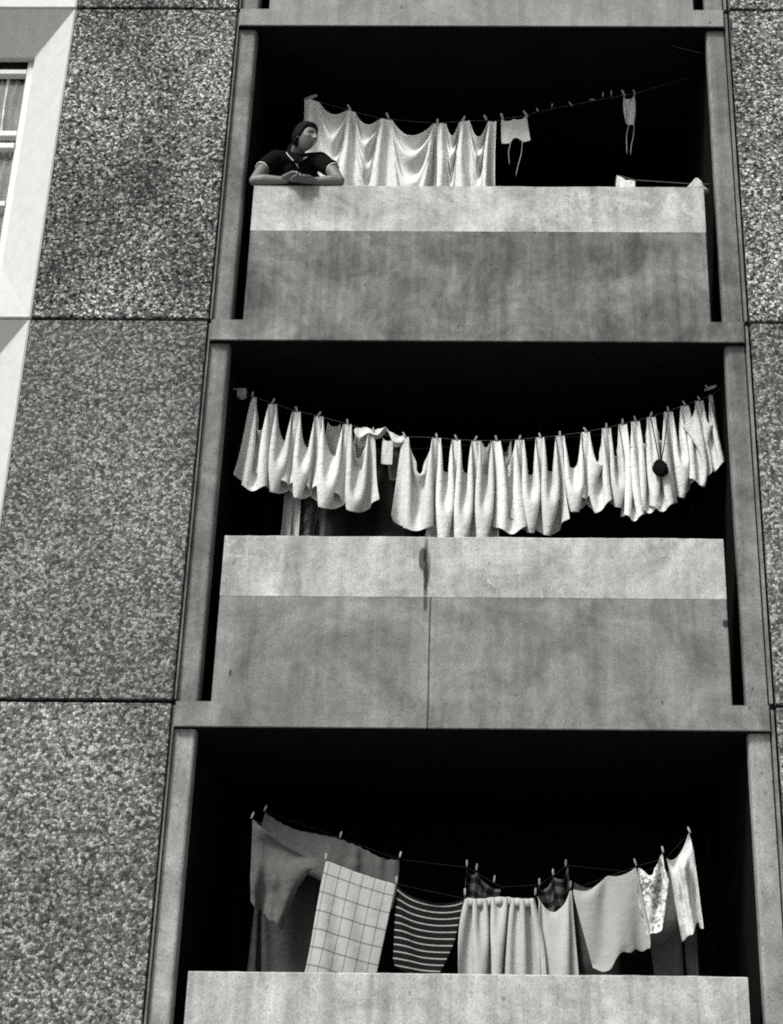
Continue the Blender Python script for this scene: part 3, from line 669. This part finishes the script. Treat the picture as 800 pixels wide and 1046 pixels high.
line([(-1.25, 2.099, at(271, 829, .45)[2]+.3)]+[at(x, y, .46) for x, y in ((271, 829), (348, 856), (408, 878), (477, 886), (512, 906), (551, 904), (580, 884), (655, 892), (707, 870))]+[(1.3, 2.099, at(707, 870, .46)[2]+.3)], 'rear clothes line behind the apron and the jumper', .0009, 'clothes_line', 'cord_dark')
# pegs
def peg_mesh():
    bm = bmesh.new()
    for s in (-1, 1):
        vs = []
        prof = [(-.036, .0035, .0015), (-.01, .0042, .004), (.012, .0045, .0045), (.03, .003, .0042), (.036, .002, .0022)]
        tube(bm, [(s*(w+.001), 0, z) for z, w, r in prof], [r for z, w, r in prof], 6)
    tube(bm, [(-.006, 0, .008), (.006, 0, .008)], .0022, 6)
    me = bpy.data.meshes.new('clothes_peg'); bmesh.ops.recalc_face_normals(bm, faces=bm.faces); bm.to_mesh(me); bm.free(); me.materials.append(MAT['wood']); return me
PEG = peg_mesh()
def peg(p, label, group, tilt=None, sc=.58):
    o = bpy.data.objects.new('clothes_peg', PEG); COL.objects.link(o); o.location = Vector(p)+Vector((0, -.004, .012))
    o.rotation_euler = (random.uniform(-.3, .3), tilt if tilt is not None else random.uniform(-.5, .5), random.uniform(-.6, .6)); o.scale = (sc,)*3
    tag(o, label, 'clothes peg', group)
for (x, y) in LEFT+RIGHT[:-1]: peg(at(x, y, Y2), 'wooden peg holding nappies on the middle line', 'pegs holding the nappies', None, .62)
peg(at(726, 401, Y2)+np.array([0, 0, .02]), 'wooden peg lying flat at the right end of the middle line', None, 1.3, 1.15)
peg(at(722, 397, Y2), 'wooden peg standing up at the right end of the middle line', None, -.5)
for (x, y) in ((357, 112), (396, 120), (447, 126), (473, 124), (496, 122), (513, 121), (537, 118), (637, 97), (648, 96)): peg(at(x, y, Y3), 'wooden peg holding washing on the top line', 'pegs holding washing on the top line', None, .9)
peg(at(318, 101, Y3), 'wooden peg lying along the left end of the top line', None, 1.15, 1.3)
for (x, y, t) in ((549, 114, -.35), (564, 109.5, .2), (583, 108, -.6), (605, 103.5, -1.1), (616, 98.5, -.12), (624.5, 97, -.05)):
    peg(at(x, y, Y3), 'spare wooden peg on the empty stretch of the top line', 'spare pegs on the top line', t)
for (x, y, Y, t) in ((258, 835, Y1, .35), (271, 828, .42, .35), (348, 855, .42, .25), (409, 875, .42, .1), (475, 913, .3, 0), (547, 913, .3, .1), (583, 906, .29, -.1), (649, 883, .28, -.3), (677, 870, .28, -.2), (704, 850, .28, -.4), (477, 884, .5, 0), (487, 888, .5, .1), (505, 900, .5, .1), (565, 893, .5, 0), (578, 884, .5, 0), (551, 903, .5, 0), (333, 877, .27, .1), (405, 901, .27, .1)):
    peg(at(x, y, Y), 'wooden peg holding washing on the bottom balcony', 'pegs on the bottom balcony', t)
# dark round pouch hanging by two cords among the nappies
cpt = at(675, 479, .205); bm = bmesh.new(); bmesh.ops.create_icosphere(bm, subdivisions=4, radius=.05)
for v in bm.verts:
    v.co *= 1+.2*noise.noise(v.co*24)+.1*noise.noise(v.co*60); v.co.y *= .7; v.co.z += max(0, v.co.z)*.25
o = bm_obj('cloth_pouch', bm, GREY[2], None, True); o.location = cpt; tag(o, 'black round cloth pouch hanging by two cords before the white nappies', 'pouch')
for (x, y) in ((665, 428), (683, 422)):
    bm = bmesh.new(); q = at(x, y, .26)-cpt; tube(bm, [Vector((0, 0, .03)), Vector(q*.35)+Vector((0, -.01, 0)), Vector(q)], .0035, 6); bm_obj('cord', bm, GREY[2], o, True)
# pulley at the left end of the middle line
pc = at(247, 404, Y2); pl = empty('line_pulley', pc); tag(pl, 'small metal pulley carrying the left end of the middle line', 'pulley')
bm = bmesh.new(); pr = [(-.012, .028), (-.008, .028), (-.002, .019), (.002, .019), (.008, .028), (.012, .028)]
rings = [[bm.verts.new((math.cos(a)*r, y, math.sin(a)*r)) for a in np.linspace(0, 2*math.pi, 20, endpoint=False)] for y, r in pr]
for A_, B_ in zip(rings, rings[1:]):
    for j in range(20): bm.faces.new((A_[j], A_[(j+1) % 20], B_[(j+1) % 20], B_[j]))
bm.faces.new(rings[0]); bm.faces.new(rings[-1]); bm_obj('wheel', bm, MAT['iron'], pl, True)
bm = bmesh.new(); box(bm, -.03, .03, -.02, -.0145, -.012, .045, .002); box(bm, -.03, .03, .0145, .02, -.012, .045, .002); box(bm, -.03, .03, -.0142, .0142, .036, .045, .001); tube(bm, [(0, -.024, 0), (0, .024, 0)], .005, 8)
dx = -XI-pc[0]; tube(bm, [(-.03, 0, .04), (dx*.5, 0, .045), (dx, 0, .05)], .006, 8); bm_obj('bracket', bm, MAT['iron'], pl)
# crumpled rag on the right corner of the top parapet
rg = at(712, 190, .06); bm = bmesh.new(); rows = []
for i in range(17):
    t = i/16
    rows.append([])
    for j in range(40):
        a = 2*math.pi*j/40; rr = (.004+.066*t**.8)*(1+.22*math.sin(a*5+t*2)+.1*math.sin(a*9-1)); z = .115*(1-t)**1.15
        rows[-1].append(bm.verts.new((math.cos(a)*rr, min(.055, max(-.055, math.sin(a)*rr)), z+.004+.006*math.sin(a*3)*t*(1-t))))
for A_, B_ in zip(rows, rows[1:]):
    for j in range(40): bm.faces.new((A_[j], A_[(j+1) % 40], B_[(j+1) % 40], B_[j]))
bm.faces.new(rows[0]); bm.faces.new(rows[-1])
o = bm_obj('cleaning_rag', bm, GREY[3], None, True); o.location = (rg[0], .065, ZP[1]+.001); tag(o, 'grey crumpled rag on the right end of the top parapet', 'rag')

# ------------------------------------------------------------------ the person leaning on the top parapet
ZS = 2.6+TS; ZT = 2.6+PHT+.003
SKIN = plain('skin', .135, .5, .06, 30, .35, .1); DARKFEAT = plain('dark_eye_and_brow', .03, .5, .1, 40, .4, 0); LIP = plain('lip', .17, .5, .05, 40, .35, 0); EYEW = plain('eye_white', .4, .3, .02, 40, .4, 0)
HAIR = plain('dark_hair', .005, .75, .5, 60, .08, .8); SHIRT = plain('black_polo_cotton', .006, .95, .25, 25, .03, .4); TRIM = plain('white_knit_trim', .7, .8, .05, 60); TROUS = plain('dark_trouser_cloth', .03, .9, .2, 20, .1)
class Lump:
    """collects many overlapping balls as plain vertex and face lists"""
    def __init__(s): s.v = []; s.f = []; s.n = 0
ICO = {}
for sub in (1, 2, 3):
    b_ = bmesh.new(); bmesh.ops.create_icosphere(b_, subdivisions=sub, radius=1.0); b_.verts.ensure_lookup_table()
    ICO[sub] = (np.array([v.co[:] for v in b_.verts]), np.array([[v.index for v in f.verts] for f in b_.faces])); b_.free()
def blob(L_, c, r, rot=None, sub=2):
    v, f = ICO[sub]; q = v*np.array(r)
    if rot is not None: q = q @ np.array(rot.to_3x3()).T
    L_.v.append(q+np.array(c)); L_.f.append(f+L_.n); L_.n += len(v)
def chain(L_, pts, step=None):
    """tapered limb: (point, radius) stations joined by overlapping balls, turned into one skin afterwards"""
    for (p, r), (q, s) in zip(pts, pts[1:]):
        p, q = Vector(p), Vector(q); n = max(2, int((q-p).length/(.3*min(r, s))))
        for i in range(n+1):
            t = i/n; blob(L_, p.lerp(q, t), (r+(s-r)*t,)*3, None, 2)
def skin(bm, name, voxel, smooth=6):
    me = bpy.data.meshes.new('t'); me.from_pydata(np.concatenate(bm.v).tolist(), [], [tuple(t) for a in bm.f for t in a.tolist()]); me.update(); o = bpy.data.objects.new('t', me); COL.objects.link(o)
    md = o.modifiers.new('r', 'REMESH'); md.mode = 'VOXEL'; md.voxel_size = voxel
    md = o.modifiers.new('s', 'SMOOTH'); md.iterations = smooth; md.factor = .5
    ev = o.evaluated_get(bpy.context.evaluated_depsgraph_get()); res = bpy.data.meshes.new_from_object(ev)
    bpy.data.objects.remove(o); bpy.data.meshes.remove(me); res.name = name
    res.polygons.foreach_set('use_smooth', [True]*len(res.polygons)); return res
V3 = lambda a: Vector(tuple(float(x) for x in a))
sL, sR = V3(at(282, 163, .17)), V3(at(327, 165, .17)); neck0 = V3(at(303, 160, .17)); HC = V3(at(312.5, 141, .09))
pel = Vector((neck0.x-.02, .50, ZS+.93)); 
eL, eR = V3(at(260.5, 184, .02)), V3(at(347, 184.5, .02)); eL.z = eR.z = ZT+.040; eL.y = eR.y = .012
wL = Vector((at(291, 187, 0)[0], -.008, ZT+.030)); wR = Vector((at(321, 187, 0)[0], -.004, ZT+.028))
# head frame: turned to the right, chin a little down, leaning to the right
HR = Matrix.Rotation(rad(-2), 4, 'Y') @ Matrix.Rotation(rad(54), 4, 'Z') @ Matrix.Rotation(rad(13), 4, 'X')      # face looks along local -Y
HS = .90
def G(x, z, x0, z0, sx, sz): return math.exp(-((x-x0)/sx)**2-((z-z0)/sz)**2)
def head_pt(d, grow=0.0, face=True):
    x, y, z = d
    w, dp, h = .074, .094, .113
    if z < 0: w *= 1-.30*(-z)**1.5; dp *= 1-.12*(-z)**2
    p = Vector((x*w, y*dp, z*h))
    if y < 0 and face:                                              # front
        X, Z = p.x, p.z; f = min(1, -y*1.6)
        o = 0
        o += .029*G(X, Z, 0, -.022, .0115, .016)+.018*G(X, Z, 0, .0, .008, .024)+.008*G(abs(X), Z, .012, -.027, .008, .008)      # nose and wings
        o += .006*G(abs(X), Z, .026, .027, .02, .009)               # brow
        o -= .019*G(abs(X), Z, .031, .009, .016, .012)              # eye sockets
        o += .005*G(abs(X), Z, .031, .007, .010, .006)              # eyeballs behind the lids
        o += .008*G(abs(X), Z, .046, -.016, .018, .016)             # cheek bones
        o += .011*G(X, Z, 0, -.053, .02, .006)+.010*G(X, Z, 0, -.066, .017, .006)-.007*G(X, Z, 0, -.0595, .024, .003)      # lips
        o -= .004*G(X, Z, 0, -.078, .022, .008); o += .011*G(X, Z, 0, -.094, .022, .016)                                   # chin
        p += Vector((x*.3, y, 0))*o*f
    if z < -.2: p.y -= .012*min(1, (-z-.2)*1.5)                     # jaw forward
    return p*(1+grow)
b_ = bmesh.new(); bmesh.ops.create_uvsphere(b_, u_segments=72, v_segments=54, radius=1.0); b_.verts.ensure_lookup_table()
bm = Lump(); bm.v.append(np.array([(HC+HR.to_3x3() @ (head_pt(v.co.normalized())*HS))[:] for v in b_.verts])); bm.n = len(b_.verts)
bm.f += [np.array([[v.index for v in f.verts]]) for f in b_.faces]; b_.free()
# ears
for s in (-1, 1):
    blob(bm, HC+HR.to_3x3() @ Vector((s*.071, .012, .0)), (.005, .014, .026), HR, 3); blob(bm, HC+HR.to_3x3() @ Vector((s*.070, .008, -.026)), (.004, .008, .010), HR, 2)
nk = HC+HR.to_3x3() @ Vector((0, .045, -.05))
chain(bm, [(nk, .050), (neck0+Vector((-.005, .025, .03)), .053), (neck0+Vector((0, .04, -.05)), .07)])
# trunk
for t in np.linspace(0, 1, 12):
    c = (neck0+Vector((0, .05, -.07))).lerp(pel, float(t)); wv = np.interp(t, [0, .2, .6, 1], [.10, .165, .145, .165]); dv = np.interp(t, [0, .3, 1], [.07, .105, .105]); blob(bm, c, (float(wv), float(dv), .085), None, 3)
chain(bm, [(neck0+Vector((0, .03, -.02)), .06), (sL, .056)]); chain(bm, [(neck0+Vector((0, .03, -.02)), .06), (sR, .056)])
# arms
aL, aR = sL.lerp(eL, .42)+Vector((-.016, .0, .01)), sR.lerp(eR, .42)+Vector((.016, 0, .01))
chain(bm, [(sL, .057), (aL, .049), (eL, .038), (eL.lerp(wL, .3)+Vector((0, 0, .004)), .0415), (eL.lerp(wL, .75), .031), (wL, .026)])
chain(bm, [(sR, .057), (aR, .049), (eR, .038), (eR.lerp(wR, .3)+Vector((0, 0, .004)), .0415), (eR.lerp(wR, .75), .031), (wR, .026)])
# legs down to the balcony floor
for s in (-1, 1):
    hip = pel+Vector((s*.09, 0, -.05)); kn = Vector((pel.x+s*.10, .50, ZS+.50)); an = Vector((pel.x+s*.105, .56, ZS+.09))
    chain(bm, [(hip, .095), (kn, .058), (kn+Vector((0, .02, -.13)), .058), (an, .038)], .03); chain(bm, [(an+Vector((0, .02, -.045)), .04), (an+Vector((0, -.10, -.055)), .035), (an+Vector((0, -.16, -.062)), .026)])
# hands: near one (viewer's left) rests over the other, fingers curling over the edge of the coping
def hand(bm, wrist, palm_dir, side, tips, thumb, drop):
    pd = Vector(palm_dir).normalized(); kc = wrist+pd*.085
    across = Vector(side).normalized()
    for k in range(5):
        a = wrist+across*(.012*(k-2)*.6); b = kc+across*(.0165*(k-2)); chain(bm, [(a, (.0155)), (a.lerp(b, .6), .0145), (b, .0125)], .006)
    for k, (l1, l2, l3) in enumerate(tips):
        p0 = kc+across*(.0205*(k-1.5)); d1 = (pd+Vector((0, -.15, drop*.35))).normalized(); d2 = (pd*.75+Vector((0, -.35, drop*.9))).normalized(); d3 = (pd*.25+Vector((0, -.12, drop*1.3))).normalized()
        p1 = p0+d1*l1; p2 = p1+d2*l2; p3 = p2+d3*l3
        chain(bm, [(p0, .0102), (p1, .0095), (p2, .0085), (p3, .0068)], .004)
    t0 = wrist+pd*.022-across*.026; t1 = t0+(pd*.8-across*.6+Vector((0, 0, -.1))).normalized()*.036; t2 = t1+(pd*.95-across*.2+Vector((0, 0, -.25))).normalized()*.030
    chain(bm, [(wrist+pd*.012-across*.01, .014), (t0, .0125), (t1, .0105), (t2, .0075)], .004)
hand(bm, wL+Vector((0, -.010, .010)), (1, -.55, -.06), (-.45, -.85, .0), [(.036, .024, .019), (.042, .027, .021), (.040, .026, .020), (.032, .019, .017)], None, -.75)
hand(bm, wR+Vector((0, -.008, -.006)), (-1, -.42, -.05), (-.4, .9, .02), [(.032, .020, .017), (.040, .026, .020), (.042, .027, .021), (.036, .024, .019)], None, -.35)
me = skin(bm, 'person', .0042, 2)
for mm in (SKIN, DARKFEAT, LIP, EYEW): me.materials.append(mm)
Hinv = HR.to_3x3().inverted()
for p in me.polygons:
    l = Hinv @ (Vector(p.center)-HC)/HS
    if l.y < -.03 and abs(l.x) < .052:
        ax = abs(l.x)-.031
        e_ = (ax/.0150)**2+((l.z-.006+.10*ax*ax/.02)/.0058)**2
        if e_ < 1: p.material_index = 3
        if e_ < 1.25 and l.z > .0075: p.material_index = 1           # upper lash line
        if (ax/.0066)**2+((l.z-.006)/.0062)**2 < 1: p.material_index = 1    # iris
        if -.016 < ax < .018 and abs(l.z-(.027-.25*ax*ax/.018+.10*ax)) < .0056: p.material_index = 1
        if (l.x/.0225)**2+((l.z+.0595)/.0095)**2 < 1: p.material_index = 2
        if (l.x/.021)**2+((l.z+.0598)/.003)**2 < 1: p.material_index = 1
PE = bpy.data.objects.new('person', me); COL.objects.link(PE)
tag(PE, 'person with dark cropped hair in a black polo shirt leaning on the top parapet', 'person')
# hair: short, swept over the crown, full at the back
bm = bmesh.new(); g = bmesh.ops.create_uvsphere(bm, u_segments=80, v_segments=60, radius=1.0)['verts']; kill = []
for v in g:
    d = v.co.normalized(); p = head_pt(d, 0, False); az = math.atan2(abs(d.x), -d.y)
    hl = np.interp(az, [0, .55, .9, 1.1, 1.3, 1.55, 1.8, 2.3, 3.2], [.60, .58, .50, .34, -.12, -.22, -.55, -.80, -.86])+.06*noise.noise(d*6)
    th = (.015+.008*max(0, d.z)+.008*max(0, min(1, (az-1.6)/.5))+.004*noise.noise(d*9)+.003*noise.noise(Vector((d.x*40, d.y*14, d.z*14))))*min(1, max(0, (d.z-hl)/.16)+.12)
    v.co = HC+HR.to_3x3() @ ((p+d*th)*HS)
    if d.z < hl-.06: kill.append(v)
bmesh.ops.delete(bm, geom=kill, context='VERTS')
hr_ = bm_obj('hair', bm, HAIR, PE, True); s = hr_.modifiers.new('thickness', 'SOLIDIFY'); s.thickness = .006; s.offset = -1
# polo shirt
bm = Lump()
for t in np.linspace(0, 1, 14):
    c = (neck0+Vector((0, .045, -.06))).lerp(pel, float(t)); wv = np.interp(t, [0, .18, .6, 1], [.12, .182, .168, .188]); dv = np.interp(t, [0, .3, 1], [.085, .122, .124]); blob(bm, c, (float(wv), float(dv), .085), None, 3)
for S_, A_ in ((sL, aL), (sR, aR)):
    chain(bm, [(neck0+Vector((0, .025, -.035)), .068), (S_+Vector((0, 0, .002)), .067)]); d = (A_-S_); chain(bm, [(S_, .067), (S_+d*1.0, .063)])
chain(bm, [(neck0+Vector((-.018, .035, .075)), .062), (neck0+Vector((0, .035, -.06)), .085)])
# creases
me = skin(bm, 'polo_shirt', .007, 4)
for v in me.vertices:
    q = v.co; n = noise.noise(Vector((q.x*9, q.y*9, q.z*22)))*.005+noise.noise(q*34)*.002; v.co += v.normal*n
me.materials.append(SHIRT); so = bpy.data.objects.new('polo_shirt', me); COL.objects.link(so); so.parent = PE
tree = BVHTree.FromPolygons([v.co.copy() for v in me.vertices], [tuple(p.vertices) for p in me.polygons])
def on_shirt(px, py, off=.003):
    o = Vector(CAM); d = (V3(at(px, py, .3))-o).normalized(); h = tree.ray_cast(o, d)
    return (h[0]+h[1]*off) if h[0] else V3(at(px, py, .25))
bm = bmesh.new(); tube(bm, [on_shirt(x, y) for x, y in ((292.5, 156), (295, 159.5), (299, 163.5), (303, 168), (305, 172))], [.002, .0035, .004, .004, .0025], 6)
tube(bm, [on_shirt(x, y) for x, y in ((307.5, 164.5), (310.5, 162.5), (314, 160.5))], .0025, 6); bm_obj('collar_trim', bm, TRIM, so, True)
for S_, A_ in ((sL, aL), (sR, aR)):
    d = (A_-S_).normalized(); c = S_+(A_-S_)*1.0+d*.046; a = d.orthogonal().normalized(); b = d.cross(a); pts = []
    for k in range(33):
        an = 2*math.pi*k/32; dirv = a*math.cos(an)+b*math.sin(an); h = tree.ray_cast(c+dirv*.2-d*.012, -dirv, .25)
        pts.append((h[0]+dirv*.0005) if h[0] else c+dirv*.055)
    bm = bmesh.new(); tube(bm, pts, .0042, 6, False); bm_obj('cuff_trim', bm, TRIM, so, True)
# collar, two soft points
for s, pts in ((-1, ((291, 154), (293, 158), (299, 163), (304, 165))), (1, ((316, 158), (314, 160), (309, 163), (304, 165)))):
    bm = bmesh.new(); A_ = [on_shirt(x, y, .004) for x, y in pts]; B_ = [p+Vector((s*.012, -.006, -.020)) for p in A_]
    vs_ = [(bm.verts.new(a), bm.verts.new(b)) for a, b in zip(A_, B_)]
    for (a, b), (c, d) in zip(vs_, vs_[1:]): bm.faces.new((a, c, d, b))
    o = bm_obj('collar', bm, SHIRT, so, True); q = o.modifiers.new('thickness', 'SOLIDIFY'); q.thickness = .004
# trousers
bm = Lump(); blob(bm, pel+Vector((0, 0, -.03)), (.18, .13, .12), None, 3)
for s in (-1, 1):
    hip = pel+Vector((s*.09, 0, -.05)); kn = Vector((pel.x+s*.10, .50, ZS+.50)); an = Vector((pel.x+s*.105, .56, ZS+.10)); chain(bm, [(hip, .112), (kn, .08), (an, .068)], .025)
me = skin(bm, 'trousers', .012, 3); me.materials.append(TROUS); o = bpy.data.objects.new('trousers', me); COL.objects.link(o); o.parent = PE

# ------------------------------------------------------------------ light
w = bpy.data.worlds.new('World'); scene.world = w; w.use_nodes = True
nt = w.node_tree; nt.nodes.clear(); out = nt.nodes.new('ShaderNodeOutputWorld'); bg = nt.nodes.new('ShaderNodeBackground')
sky = nt.nodes.new('ShaderNodeTexSky'); sky.sky_type = 'NISHITA'; sky.sun_disc = False
EL, AZ = rad(46), rad(-38)                                           # sun high in front of the facade, a little to the left
sd = Vector((math.sin(AZ)*math.cos(EL), -math.cos(AZ)*math.cos(EL), math.sin(EL)))
sky.sun_elevation = EL; sky.sun_rotation = math.atan2(sd.x, sd.y); sky.air_density = 1.0; sky.dust_density = 4.0
bw = nt.nodes.new('ShaderNodeRGBToBW'); tint = nt.nodes.new('ShaderNodeMix'); tint.data_type = 'RGBA'; tint.blend_type = 'MULTIPLY'; tint.inputs[0].default_value = 1
nt.links.new(sky.outputs[0], bw.inputs[0]); nt.links.new(bw.outputs[0], tint.inputs[6]); tint.inputs[7].default_value = (1, 1, .955, 1)
nt.links.new(tint.outputs[2], bg.inputs[0]); bg.inputs[1].default_value = .06; nt.links.new(bg.outputs[0], out.inputs[0])
ld = bpy.data.lights.new('sun', 'SUN'); ld.energy = 1.5; ld.angle = rad(12); ld.color = (1, .995, .94)
lo = bpy.data.objects.new('sun', ld); COL.objects.link(lo); lo.rotation_euler = sd.to_track_quat('Z', 'Y').to_euler(); lo.location = (-10, -20, 25)
vs = scene.view_settings; scene.display_settings.display_device = 'sRGB'
vs.view_transform = 'Standard'; vs.look = 'None'; vs.gamma = 1; vs.exposure = EXPOSURE; vs.use_curve_mapping = False
scene.cycles.max_bounces = 5; scene.cycles.diffuse_bounces = 3; scene.cycles.transparent_max_bounces = 8
scene.cycles.use_denoising = False
scene.cycles.pixel_filter_type = 'BLACKMAN_HARRIS'; scene.cycles.filter_width = 1.9
